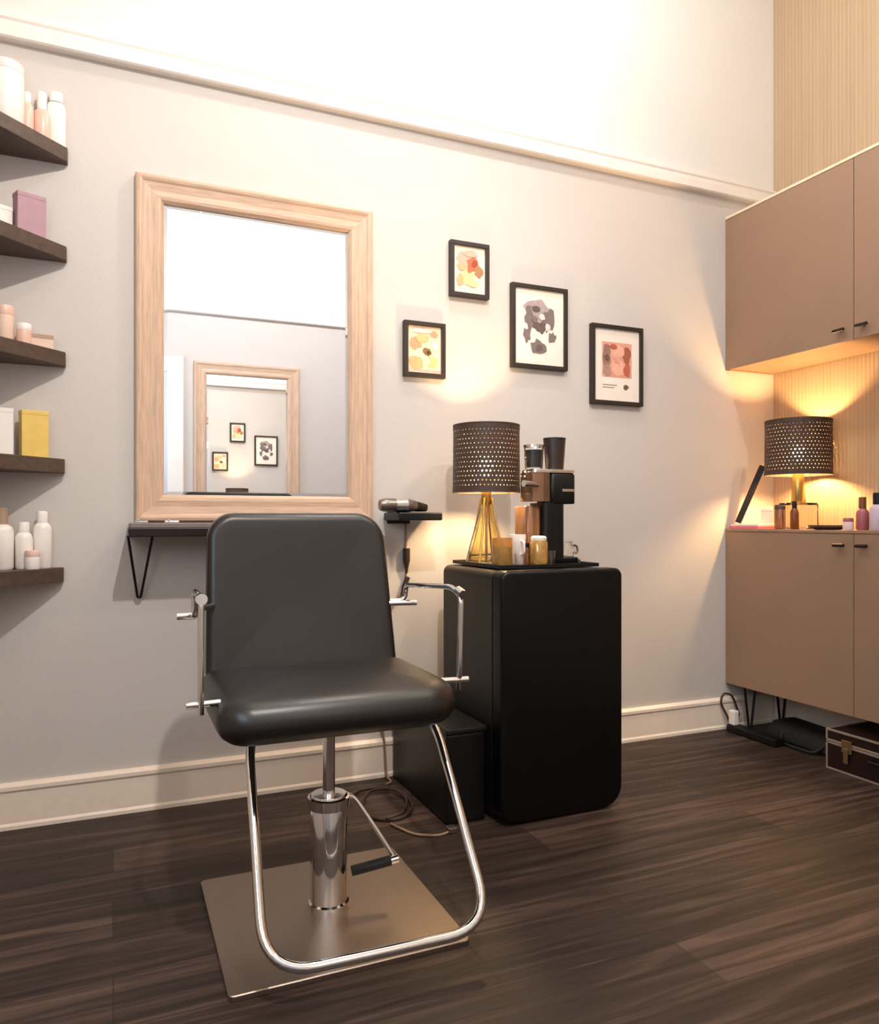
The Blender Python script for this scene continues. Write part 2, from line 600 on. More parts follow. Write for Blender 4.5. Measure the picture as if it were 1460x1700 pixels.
# ------------------------------------------------------------------ mirrors
def wall_mirror(label, x0, x1, z0, z1, y, s):
    """frame with a raised outer lip, mitred at the corners; s = -1 faces -y, +1 faces +y"""
    t = thing('wall_mirror', label, 'mirror', ((x0 + x1) / 2, y, z0))
    W = 0.092
    prof = [(0, 0.0), (0, 0.024), (0.004, 0.030), (0.012, 0.032), (0.020, 0.030), (0.026, 0.026), (0.052, 0.022), (0.072, 0.024), (0.082, 0.022), (W, 0.012), (W, 0.004)]
    X0, X1, Z0, Z1 = x0, x1, z0, z1

    def side(c0, c1, in0, in1, m):
        b = bmesh.new()
        A = [b.verts.new((c0[0] + in0[0] * u, y + s * d, c0[1] + in0[1] * u)) for u, d in prof]
        B = [b.verts.new((c1[0] + in1[0] * u, y + s * d, c1[1] + in1[1] * u)) for u, d in prof]
        for i in range(len(prof) - 1):
            b.faces.new((A[i], A[i + 1], B[i + 1], B[i]))
        b.faces.new((A[-1], A[0], B[0], B[-1]))
        b.faces.new(A)
        b.faces.new(B[::-1])
        return obj('frame_rail', b, m, t)
    side((X0, Z1), (X1, Z1), (1, -1), (-1, -1), M['frame_h'])
    side((X0, Z0), (X1, Z0), (1, 1), (-1, 1), M['frame_h'])
    side((X0, Z0), (X0, Z1), (1, 1), (1, -1), M['frame_v'])
    side((X1, Z0), (X1, Z1), (-1, 1), (-1, -1), M['frame_v'])
    # bevelled glass
    e, k = W - 0.004, 0.016
    b = bmesh.new()
    O = [b.verts.new((px, y + s * 0.006, pz)) for px, pz in ((X0 + e, Z0 + e), (X1 - e, Z0 + e), (X1 - e, Z1 - e), (X0 + e, Z1 - e))]
    I = [b.verts.new((px, y + s * 0.0075, pz)) for px, pz in ((X0 + e + k, Z0 + e + k), (X1 - e - k, Z0 + e + k), (X1 - e - k, Z1 - e - k), (X0 + e + k, Z1 - e - k))]
    K = [b.verts.new((v.co.x, y + s * 0.001, v.co.z)) for v in O]
    for i in range(4):
        j = (i + 1) % 4
        b.faces.new((O[i], O[j], I[j], I[i]))
        b.faces.new((O[i], O[j], K[j], K[i]))
    b.faces.new(I)
    b.faces.new(K)
    obj('glass', b, M['silver_mirror'], t)
    return t


wall_mirror('large wood-framed mirror hanging above the dark ledge behind the salon chair', 0.070, 0.919, 0.995, 2.189, YB, -1)
wall_mirror('second wood-framed mirror on the opposite wall, seen only inside the large mirror', 0.555, 1.350, 0.995, 2.189, YF, 1)

# ledge under the mirror
lg = thing('mirror_ledge', 'dark narrow console ledge fixed to the wall right under the large mirror', 'shelf', (0.49, YB, 0.945))
obj('top_board', box(0.050, 0.880, 2.615, YB - 0.001, 0.974, 0.990, 0.002), M['ledge_grey'], lg)
obj('frame', box(0.045, 0.885, 2.61, YB - 0.001, 0.945, 0.974, 0.003), M['black_steel'], lg)
for x in (0.085, 0.845):
    obj('hairpin_leg', tube(fillet([(x - 0.040, 2.70, 0.947), (x - 0.008, 2.79, 0.735), (x + 0.002, 2.79, 0.735), (x + 0.036, 2.70, 0.947)], 0.012), 0.0045, 8), M['black_steel'], lg, True)
# small things lying on the ledge
cl = thing('hair_clip', 'small silver hair clip lying on the left end of the ledge', 'hair clip', (0.085, 2.64, 0.990))
obj('clip_blade', box(0.065, 0.105, 2.632, 2.644, 0.9905, 0.997, 0.002), M['chrome'], cl)
obj('clip_spring', tube([(0.076, 2.630, 1.0), (0.076, 2.646, 1.0)], 0.0035), M['chrome'], cl, True)
cl = thing('hair_clip', 'second silver hair clip on the ledge, nearer the chair back', 'hair clip', (0.175, 2.64, 0.990))
obj('clip_blade', box(0.155, 0.200, 2.632, 2.644, 0.9905, 0.997, 0.002), M['chrome'], cl)
obj('clip_spring', tube([(0.168, 2.630, 1.0), (0.168, 2.646, 1.0)], 0.0035), M['chrome'], cl, True)


# ------------------------------------------------------------------ pictures
def patch(b, x, y, z, a, c, mi, n=14, rot=0.0, jag=0.18):
    vs_ = []
    for i in range(n):
        t = 2 * PI * i / n
        k = 1 + random.uniform(-jag, jag)
        u, v = a * k * math.cos(t), c * k * math.sin(t)
        vs_.append(b.verts.new((x + u * math.cos(rot) - v * math.sin(rot), y, z + u * math.sin(rot) + v * math.cos(rot))))
    f = b.faces.new(vs_)
    f.material_index = mi


def rect(b, x0, x1, z0, z1, y, mi):
    f = b.faces.new([b.verts.new(p) for p in ((x0, y, z0), (x1, y, z0), (x1, y, z1), (x0, y, z1))])
    f.material_index = mi


def picture(label, x0, x1, z0, z1, fw, art_cols, art_fn):
    t = thing('framed_picture', label, 'picture', ((x0 + x1) / 2, YB, z0), 0, None)
    b = bmesh.new()
    y0, y1 = YB - 0.026, YB - 0.001
    box(x0, x1, y0, y1, z1 - fw, z1, 0.0015, bm=b)
    box(x0, x1, y0, y1, z0, z0 + fw, 0.0015, bm=b)
    box(x0, x0 + fw, y0, y1, z0 + fw, z1 - fw, 0.0015, bm=b)
    box(x1 - fw, x1, y0, y1, z0 + fw, z1 - fw, 0.0015, bm=b)
    obj('frame', b, M['black_frame'], t)
    obj('mount', box(x0 + fw - 0.002, x1 - fw + 0.002, y1 - 0.014, y1 - 0.011, z0 + fw - 0.002, z1 - fw + 0.002), M['paper'], t)
    b = bmesh.new()
    w, h = x1 - x0 - 2 * fw, z1 - z0 - 2 * fw
    art_fn(b, lambda u: x0 + fw + u * w, lambda v: z0 + fw + v * h, y1 - 0.0145, w, h)
    ms = [mat('print_ink', c, 0.7, var=0.1, scale=60, bump=0) for c in art_cols]
    # all ink in one print, on a 0.4 mm sheet
    bmesh.ops.recalc_face_normals(b, faces=b.faces)
    obj('print', b, ms, t)
    return t


def art_one(b, X, Z, y, w, h):
    rect(b, X(0.0), X(1), Z(0.0), Z(1), y, 0)
    for k, (u, v, a, c, m) in enumerate([(0.32, 0.72, 0.26, 0.17, 1), (0.62, 0.62, 0.20, 0.16, 2), (0.66, 0.64, 0.10, 0.09, 3), (0.80, 0.48, 0.14, 0.13, 4), (0.42, 0.34, 0.26, 0.15, 5), (0.2, 0.26, 0.12, 0.13, 6), (0.55, 0.85, 0.22, 0.07, 1), (0.25, 0.55, 0.16, 0.08, 6), (0.60, 0.22, 0.2, 0.08, 5), (0.5, 0.5, 0.08, 0.06, 2)]):
        patch(b, X(u), y - 0.0003 * (k + 1), Z(v), a * w, c * h, m)


def art_two(b, X, Z, y, w, h):
    rect(b, X(0.0), X(1), Z(0.0), Z(1), y, 0)
    for k, (u, v, a, c, m) in enumerate([(0.22, 0.62, 0.20, 0.14, 1), (0.58, 0.46, 0.13, 0.09, 3), (0.62, 0.44, 0.06, 0.04, 4), (0.24, 0.2, 0.22, 0.14, 2), (0.72, 0.24, 0.18, 0.12, 5), (0.78, 0.84, 0.12, 0.06, 1), (0.45, 0.75, 0.2, 0.10, 5), (0.58, 0.26, 0.09, 0.07, 0), (0.4, 0.9, 0.3, 0.05, 6), (0.82, 0.6, 0.1, 0.1, 6)]):
        patch(b, X(u), y - 0.0003 * (k + 1), Z(v), a * w, c * h, m)


def art_three(b, X, Z, y, w, h):
    for k, (u, v, a, c, m) in enumerate([(0.47, 0.68, 0.27, 0.16, 0), (0.30, 0.62, 0.10, 0.14, 1), (0.68, 0.60, 0.14, 0.15, 1), (0.52, 0.50, 0.14, 0.08, 2), (0.24, 0.38, 0.07, 0.10, 1), (0.76, 0.38, 0.08, 0.07, 1), (0.44, 0.74, 0.10, 0.05, 2), (0.47, 0.24, 0.15, 0.09, 1), (0.48, 0.22, 0.08, 0.05, 2), (0.66, 0.52, 0.05, 0.05, 3), (0.40, 0.60, 0.07, 0.05, 1), (0.55, 0.64, 0.06, 0.04, 3)]):
        patch(b, X(u), y - 0.0003 * (k + 1), Z(v), a * w, c * h, m, jag=0.3)


def art_four(b, X, Z, y, w, h):
    rect(b, X(0.17), X(0.83), Z(0.33), Z(0.82), y, 0)
    for k, (u, v, a, c, m) in enumerate([(0.27, 0.62, 0.09, 0.16, 1), (0.72, 0.66, 0.09, 0.13, 2), (0.5, 0.70, 0.15, 0.09, 3), (0.52, 0.46, 0.16, 0.11, 3), (0.28, 0.42, 0.09, 0.08, 4), (0.72, 0.44, 0.08, 0.09, 5), (0.5, 0.57, 0.08, 0.05, 0), (0.28, 0.60, 0.05, 0.04, 6), (0.42, 0.76, 0.08, 0.04, 5)]):
        patch(b, X(u), y - 0.0003 * (k + 1), Z(v), a * w, c * h, m)
    for r_, (a, c) in enumerate([(0.18, 0.50), (0.18, 0.44)]):
        rect(b, X(a), X(c), Z(0.215 - 0.035 * r_), Z(0.226 - 0.035 * r_), y, 1)
    patch(b, X(0.70), y - 0.0002, Z(0.20), 0.06 * w, 0.035 * h, 6)


picture('small black-framed print of red and orange blots, topmost of the four', 1.249, 1.424, 1.906, 2.131, 0.017,
        [rgb(246, 226, 206), rgb(232, 178, 156), rgb(206, 112, 78), rgb(168, 72, 46), rgb(176, 126, 88), rgb(242, 206, 150), rgb(206, 176, 130)], art_one)
picture('small black-framed tan and peach print nearest the large mirror', 1.050, 1.227, 1.566, 1.786, 0.017,
        [rgb(240, 206, 178), rgb(196, 152, 118), rgb(230, 164, 118), rgb(130, 96, 60), rgb(70, 52, 36), rgb(222, 180, 128), rgb(246, 226, 206)], art_two)
picture('large black-framed grey ink drawing on white in the middle of the wall', 1.530, 1.803, 1.641, 1.994, 0.017,
        [rgb(170, 152, 150), rgb(120, 106, 104), rgb(98, 84, 82), rgb(226, 210, 204)], art_three)
picture('black-framed red and brown print with a caption, rightmost of the four', 1.928, 2.204, 1.512, 1.865, 0.017,
        [rgb(222, 160, 138), rgb(148, 112, 100), rgb(166, 92, 70), rgb(236, 176, 150), rgb(176, 136, 122), rgb(188, 98, 76), rgb(110, 84, 76)], art_four)

# ------------------------------------------------------------------ corner shelves at the left
TIP = -0.138
SHELF_Z = [2.225, 1.900, 1.552, 1.200, 0.843]
SHELF_WORDS = ['topmost dark corner shelf, high on the wall with white and pink bottles', 'second dark corner shelf from the top, with the mauve box',
               'middle dark corner shelf with peach jars on it', 'fourth dark corner shelf from the top, with the yellow box',
               'lowest dark corner shelf, below the ledge height, with white bottles']
for i, z in enumerate(SHELF_Z):
    tp = TIP - 0.003 * i
    o = obj('corner_shelf', prism([(tp, YB - 0.001), (XL + 0.001, YB - 0.001), (XL + 0.001, YB - 0.03 - (tp - XL)), (tp, YB - 0.03)], z - 0.046, z, 0.0015), M['dark_shelf'])
    tag(o, SHELF_WORDS[i], 'shelf')


def tub(name, label, cat, x, y, z, r, h, body, lid, lidh, rz=0, sq=1.0):
    t = thing(name, label, cat, (x, y, z), rz)
    bm = lathe([(0, 0.0005), (r * 0.92, 0.0005), (r, 0.006), (r, h - lidh - 0.004), (r * 0.94, h - lidh), (0, h - lidh)])
    for v in bm.verts:
        v.co.y *= sq
    obj('body', bm, body, t, True, True)
    bm = lathe([(0, h - lidh), (r * 0.97, h - lidh), (r * 0.99, h - lidh + 0.003), (r * 0.97, h - 0.003), (r * 0.9, h), (0, h)])
    for v in bm.verts:
        v.co.y *= sq
    obj('lid', bm, lid, t, True, True)
    return t


def bottle(name, label, cat, x, y, z, r, h, body, cap, caph, capr, sq=1.0, rz=0):
    t = thing(name, label, cat, (x, y, z), rz)
    sh = h - caph
    bm = lathe([(0, 0.0005), (r * 0.9, 0.0005), (r, 0.006), (r, sh - 0.022), (r * 0.85, sh - 0.010), (capr * 0.8, sh), (0, sh)])
    for v in bm.verts:
        v.co.y *= sq
    obj('body', bm, body, t, True, True)
    bm = lathe([(0, sh - 0.002), (capr, sh - 0.002), (capr, h - 0.003), (capr * 0.85, h), (0, h)])
    for v in bm.verts:
        v.co.y *= max(sq, 0.6)
    obj('cap', bm, cap, t, True, True)
    return t


def carton(name, label, x, y, z, w, d, h, m, rz=0, flap=None):
    t = thing(name, label, 'box', (x, y, z), rz)
    obj('carton', box(-w / 2, w / 2, -d / 2, d / 2, 0.0005, h - 0.006, 0.0015), m, t, False, True)
    obj('lid', box(-w / 2 - 0.0008, w / 2 + 0.0008, -d / 2 - 0.0008, d / 2 + 0.0008, h - 0.014, h, 0.0015), flap or m, t, False, True)
    return t


z = SHELF_Z[0]
tub('cream_tub', 'big round white tub at the left edge of the topmost shelf', 'jar', -0.310, 2.745, z, 0.050, 0.215, M['white_plastic'], M['white_plastic'], 0.03)
bottle('lotion_bottle', 'thin pink bottle beside the big white tub on the topmost shelf', 'bottle', -0.252, 2.757, z, 0.018, 0.145, M['pink_bottle'], M['white_plastic'], 0.03, 0.010)
bottle('lotion_bottle', 'wider pink bottle with white pump cap next to the tall white tube, topmost shelf', 'bottle', -0.213, 2.778, z, 0.026, 0.165, M['pink_bottle'], M['white_plastic'], 0.055, 0.014, 0.8)
bottle('lotion_tube', 'tall flat white tube at the right tip of the topmost shelf', 'bottle', -0.172, 2.791, z, 0.029, 0.180, M['white_plastic'], M['white_plastic'], 0.03, 0.020, 0.45)
z = SHELF_Z[1]
carton('small_carton', 'small white carton at the left edge of the second shelf', -0.325, 2.740, z, 0.05, 0.05, 0.085, M['white_plastic'], 0.5)
carton('gift_carton', 'mauve carton standing alone on the second shelf', -0.246, 2.752, z, 0.085, 0.046, 0.138, M['mauve'], 0.42)
z = SHELF_Z[2]
tub('cream_jar', 'tall peach jar at the left edge of the middle shelf', 'jar', -0.315, 2.750, z, 0.026, 0.125, M['peach'], M['pink_bottle'], 0.03)
tub('cream_jar', 'low peach jar with a pale lid beside the tall one, middle shelf', 'jar', -0.262, 2.755, z, 0.022, 0.075, M['pink_bottle'], M['white_plastic'], 0.022)
carton('soap_carton', 'low cream carton with a tan lid at the right on the middle shelf', -0.215, 2.776, z, 0.070, 0.034, 0.048, M['peach'], 0.15, M['taupe_lid'])
z = SHELF_Z[3]
carton('candle_carton', 'cream white carton at the left edge of the fourth shelf', -0.322, 2.738, z, 0.055, 0.055, 0.150, M['white_plastic'], 0.3)
carton('candle_carton', 'yellow carton standing on the fourth shelf', -0.235, 2.762, z, 0.078, 0.045, 0.150, M['yellow'], 0.30)
z = SHELF_Z[4]
bottle('lotion_bottle', 'rounded white bottle with tan cap at the left edge of the lowest shelf', 'bottle', -0.322, 2.735, z, 0.034, 0.195, M['white_plastic'], M['taupe_lid'], 0.05, 0.018)
bottle('lotion_bottle', 'short white bottle in the middle of the lowest shelf', 'bottle', -0.262, 2.752, z, 0.026, 0.150, M['white_plastic'], M['white_plastic'], 0.03, 0.016)
bottle('lotion_bottle', 'tall white bottle nearest the right tip of the lowest shelf', 'bottle', -0.212, 2.777, z, 0.028, 0.185, M['white_plastic'], M['white_plastic'], 0.035, 0.016, 0.75)
tub('cream_jar', 'low white jar in front of the bottles on the lowest shelf', 'jar', -0.235, 2.722, z, 0.022, 0.060, M['white_plastic'], M['peach'], 0.02)

# ------------------------------------------------------------------ salon chair
CX, CY = 0.503, 1.888
ch = thing('salon_chair', 'black salon styling chair with chrome arms on a square steel base', 'chair', (CX, CY, 0))
obj('base_plate', loft(0.277, 0.277, [0.012] * 4, [(0, 0.001), (0, 0.011), (0.002, 0.013)], lambda u, v, w: (CX - 0.006 + u, CY + v, w)), M['brushed'], ch)
obj('column', lathe([(0, 0.012), (0.052, 0.012), (0.052, 0.022), (0.047, 0.026), (0.047, 0.290), (0.044, 0.297), (0.022, 0.300), (0, 0.300)], (0.510, 1.905, 0), 36), M['chrome'], ch, True)
obj('piston', lathe([(0, 0.298), (0.016, 0.298), (0.016, 0.485), (0, 0.485)], (0.510, 1.905, 0), 24), M['chrome'], ch, True)
obj('seat_bracket', box(0.36, 0.66, 1.80, 2.02, 0.482, 0.514, 0.006), M['black_steel'], ch)
# pump lever with a rubber pedal
lv = obj('pump_lever', tube(fillet([(0.545, 1.935, 0.284), (0.585, 1.93, 0.270), (0.640, 1.89, 0.180), (0.676, 1.862, 0.117), (0.655, 1.858, 0.115)], 0.02), 0.0065), M['chrome'], ch, True)
obj('pedal_grip', tube([(0.662, 1.858, 0.116), (0.560, 1.866, 0.104)], 0.013, 14), M['black_rubber'], lv, True)
obj('pedal_tip', tube([(0.682, 1.857, 0.119), (0.660, 1.858, 0.116)], 0.010, 12), M['chrome'], lv, True)
obj('lever_clamp', lathe([(0.048, 0.262), (0.054, 0.264), (0.054, 0.290), (0.048, 0.292)], (0.510, 1.905, 0), 28), M['chrome'], lv, True)

# seat cushion: rounded plan, bulging sides, crowned top
SA, SB = 0.296, 0.232
SCY = 1.905


def seat_fn(u, v, w):
    bulge = 0.012 * (1 - (u / SA) ** 2) * (-1 if v < 0 else 0)
    crown = 0.012 * (1 - min(1, (u / SA) ** 2)) * (1 - min(1, (v / SB) ** 2)) if w > 0.05 else 0
    nose = -0.006 * max(0, -v / SB) ** 3
    return (CX + 0.001 + u, SCY + v + bulge, 0.502 + w * 1.06 + crown + nose)


sp = []
for i in range(9):
    t = PI * i / 8 - PI / 2
    sp.append((0.045 * (1 - math.cos(t)), 0.045 + 0.045 * math.sin(t)))
sp += [(0.075, 0.0925), (0.12, 0.096), (0.18, 0.098), (0.22, 0.0985)]
obj('seat', loft(SA, SB, [0.05, 0.05, 0.075, 0.105], sp, seat_fn, 8), M['leather'], ch, True)
# backrest: tall cushion leaning back, rounded top corners
BW, BH = 0.274, 0.236


def back_fn(u, v, w):
    # u across, v along the height, w front to back (0 = front)
    k = (v + BH) / (2 * BH)
    taper = 1 - 0.06 * k * k
    return (CX + 0.002 + u * taper, 2.110 + 0.115 * k + w - 0.02 * k * k + 0.010 * (u / BW) ** 2 * -1 + 0.01, 0.548 + v + BH)


bp_ = [(0.20, 0.0), (0.14, 0.0), (0.09, 0.0), (0.05, 0.0)]
for i in range(7):
    t = PI / 2 * i / 6
    bp_.append((0.024 * (1 - math.sin(t)), 0.024 * (1 - math.cos(t))))
for i in range(7):
    t = PI / 2 * i / 6
    bp_.append((0.022 * (1 - math.cos(t)), 0.046 + 0.022 * math.sin(t)))
bp_ += [(0.06, 0.069), (0.12, 0.069), (0.20, 0.069)]
obj('backrest', loft(BW, BH, [0.085, 0.075, 0.035, 0.035], bp_, back_fn, 8), M['leather'], ch, True)

# arms: thin chrome rails bolted to seat and back
aL = obj('armrest', tube(fillet([(0.182, 1.785, 0.560), (0.182, 1.775, 0.822), (0.182, 1.925, 0.828), (0.182, 1.930, 0.765), (0.195, 2.060, 0.765), (0.250, 2.150, 0.765)], 0.022), 0.0075), M['chrome'], ch, True)
obj('bolt', tube([(0.150, 1.785, 0.583), (0.225, 1.790, 0.583)], 0.008), M['chrome'], aL, True)
obj('bolt', tube([(0.182, 1.766, 0.822), (0.182, 1.790, 0.822)], 0.013, 14), M['chrome'], aL, True)
obj('bolt', tube([(0.142, 1.945, 0.765), (0.186, 1.945, 0.765)], 0.0085), M['chrome'], aL, True)
aR = obj('armrest', tube(fillet([(0.826, 1.790, 0.560), (0.826, 1.775, 0.805), (0.826, 1.84, 0.822), (0.826, 2.180, 0.800), (0.826, 2.185, 0.752), (0.770, 2.195, 0.752)], 0.03), 0.0075), M['chrome'], ch, True)
obj('bolt', tube([(0.775, 1.795, 0.585), (0.850, 1.785, 0.585)], 0.008), M['chrome'], aR, True)
obj('bolt', tube([(0.826, 1.762, 0.808), (0.826, 1.795, 0.816)], 0.012, 14), M['chrome'], aR, True)
obj('bolt', tube([(0.765, 2.16, 0.749), (0.846, 2.14, 0.749)], 0.008), M['chrome'], aR, True)
# footrest: one bent tube loop
obj('footrest', tube(fillet([(0.330, 1.930, 0.500), (0.306, 1.885, 0.435), (0.280, 1.545, 0.076), (0.788, 1.530, 0.076), (0.798, 1.865, 0.435), (0.770, 1.92, 0.500)], 0.11, 10), 0.0115, 14), M['chrome'], ch, True)
obj('floor_anchor', lathe([(0, 0.012), (0.006, 0.012), (0.006, 0.018), (0, 0.020)], (0.497, 1.632, 0), 12), M['chrome'], ch, True)

# ------------------------------------------------------------------ tool holder on the wall and hair dryer
th = thing('tool_holder', 'small dark wall bracket right of the mirror holding the hair dryer', 'tool holder', (1.03, YB, 1.0))
obj('bracket_plate', box(0.985, 1.08, YB - 0.010, YB - 0.001, 0.985, 1.06, 0.003), M['black_steel'], th)
obj('tray', box(0.968, 1.142, 2.62, YB - 0.0105, 0.998, 1.028, 0.005), M['black_plastic'], th)
hd = thing('hair_dryer', 'grey and black hair dryer lying on the wall bracket, cord hanging down', 'hair dryer', (1.0, 2.68, 1.0265))
hb = 1.0545
b = tube([(0.905, 2.66, hb), (0.918, 2.66, hb), (0.935, 2.66, hb), (1.02, 2.665, hb), (1.045, 2.666, hb - 0.002), (1.052, 2.666, hb - 0.002)], [0.019, 0.024, 0.0255, 0.025, 0.021, 0.019], 18)
obj('barrel', b, M['grey_metal'], hd, True)
obj('nozzle', tube([(1.050, 2.667, hb - 0.004), (1.070, 2.669, hb - 0.006), (1.095, 2.672, hb - 0.009)], [0.020, 0.018, 0.014], 16), M['black_plastic'], hd, True)
obj('handle', tube([(0.985, 2.665, hb - 0.006), (1.010, 2.71, hb - 0.010), (1.040, 2.755, hb - 0.011)], [0.018, 0.016, 0.014], 12), M['black_plastic'], hd, True)
obj('chrome_ring', tube([(0.965, 2.6625, hb), (1.012, 2.6645, hb)], 0.0262, 18), M['chrome'], hd, True)
cd = obj('cord', tube(smoothpath([(1.040, 2.755, hb - 0.011), (1.062, 2.786, 1.043), (1.063, 2.8045, 1.020), (1.063, 2.8045, 0.97), (1.062, 2.8035, 0.88), (1.062, 2.801, 0.80), (1.050, 2.799, 0.73), (1.005, 2.799, 0.66), (0.930, 2.799, 0.50), (0.940, 2.798, 0.30), (0.965, 2.786, 0.15), (0.972, 2.775, 0.02), (0.970, 2.72, 0.007), (0.945, 2.70, 0.006)]), 0.0042, 8), M['cord_tan'], hd, True)
obj('strain_relief', tube([(1.062, 2.794, 0.888), (1.062, 2.794, 0.840), (1.062, 2.794, 0.815), (1.062, 2.796, 0.79)], [0.014, 0.014, 0.008, 0.005], 12), M['cord_brown'], cd, True)
obj('plug_adapter', tube([(1.068, 2.796, 0.775), (1.052, 2.796, 0.735), (1.044, 2.796, 0.70)], [0.010, 0.010, 0.006], 10), M['cord_brown'], cd, True)

# ------------------------------------------------------------------ mini fridge
FX0, FX1, FY0, FY1 = 1.155, 1.632, 2.172, 2.655
FZ = 0.833
fg = thing('mini_fridge', 'black rounded under-counter mini fridge carrying the lamp and coffee machine', 'fridge', ((FX0 + FX1) / 2, (FY0 + FY1) / 2, 0))
hx, hz = (FX1 - FX0) / 2, (FZ - 0.006) / 2
cxm, czm = (FX0 + FX1) / 2, 0.006 + hz


def fdoor(u, v, w):
    return (cxm + u, FY0 + w, czm + v)


dpr = [(0.014 * (1 - math.sin(PI / 2 * i / 5)), 0.014 * (1 - math.cos(PI / 2 * i / 5))) for i in range(6)] + [(0, 0.062), (0.004, 0.066)]
obj('door', loft(hx, hz, [0.028, 0.028, 0.055, 0.075], dpr, fdoor, 8), M['fridge_door'], fg, True)
obj('door_seal', loft(hx - 0.006, hz - 0.006, [0.024] * 4, [(0, 0.066), (0, 0.074)], fdoor, 6), M['black_rubber'], fg)
obj('body', loft(hx - 0.002, hz - 0.004, [0.028] * 4, [(0, 0.074), (0, FY1 - FY0 - 0.008), (0.008, FY1 - FY0)], fdoor, 8), M['fridge_side'], fg, True)
for x in (FX0 + 0.05, FX1 - 0.05):
    for y in (FY0 + 0.11, FY1 - 0.05):
        obj('foot', lathe([(0, 0), (0.016, 0), (0.016, 0.012), (0, 0.012)], (x, y, 0.0), 14), M['black_rubber'], fg)

bn = thing('storage_box', 'narrow black lidded box on the floor between the chair and the mini fridge', 'box', (1.066, 2.53, 0))
obj('body', box(1.000, 1.142, 2.262, 2.780, 0.001, 0.296, 0.008), M['black_plastic'], bn)
obj('lid', box(0.996, 1.146, 2.256, 2.785, 0.296, 0.316, 0.006), M['fridge_side'], bn)

# tray and what stands on it
TZ = FZ + 0.001
ty = thing('serving_tray', 'thin black tray lying on top of the mini fridge', 'tray', (1.385, 2.42, TZ))
obj('tray_base', box(1.195, 1.590, 2.255, 2.648, TZ, TZ + 0.005, 0.001), M['black_plastic'], ty)
b = bmesh.new()
for a in ((1.195, 1.590, 2.255, 2.261), (1.195, 1.590, 2.642, 2.648), (1.195, 1.201, 2.261, 2.642), (1.584, 1.590, 2.261, 2.642)):
    box(a[0], a[1], a[2], a[3], TZ + 0.004, TZ + 0.013, 0.001, bm=b)
obj('rim', b, M['black_plastic'], ty)
TT = TZ + 0.0055


# ------------------------------------------------------------------ lamps
def shade_mesh(r0, r1, z0, z1, nu, nv):
    """perforated drum: every cell is a diamond-shaped hole in the sheet"""
    bm = bmesh.new()

    def P(i, j):
        t = 2 * PI * i / nu
        k = j / nv
        r = r0 + (r1 - r0) * k
        return Vector((r * math.cos(t), r * math.sin(t), z0 + (z1 - z0) * k))
    for j in range(nv):
        off = 0.5 * (j % 2)
        for i in range(nu):
            o = [bm.verts.new(P(i + off + a, j + c)) for a, c in ((0, 0), (1, 0), (1, 1), (0, 1))]
            if j in (0, nv - 1):
                bm.faces.new(o)
                continue
            h = [bm.verts.new(P(i + off + a, j + c)) for a, c in ((0.5, 0.36), (0.64, 0.5), (0.5, 0.64), (0.36, 0.5))]
            bm.faces.new((o[0], o[1], h[0]))
            bm.faces.new((o[1], h[1], h[0]))
            bm.faces.new((o[1], o[2], h[1]))
            bm.faces.new((o[2], h[2], h[1]))
            bm.faces.new((o[2], o[3], h[2]))
            bm.faces.new((o[3], h[3], h[2]))
            bm.faces.new((o[3], o[0], h[3]))
            bm.faces.new((o[0], h[0], h[3]))
    return bm


def ring(r, z, rr, seg=48):
    bm = bmesh.new()
    n = 8
    R = []
    for i in range(seg):
        t = 2 * PI * i / seg
        R.append([bm.verts.new(((r + rr * math.cos(2 * PI * k / n)) * math.cos(t), (r + rr * math.cos(2 * PI * k / n)) * math.sin(t), z + rr * math.sin(2 * PI * k / n))) for k in range(n)])
    for i in range(seg):
        for k in range(n):
            bm.faces.new((R[i][k], R[(i + 1) % seg][k], R[(i + 1) % seg][(k + 1) % n], R[i][(k + 1) % n]))
    return bm


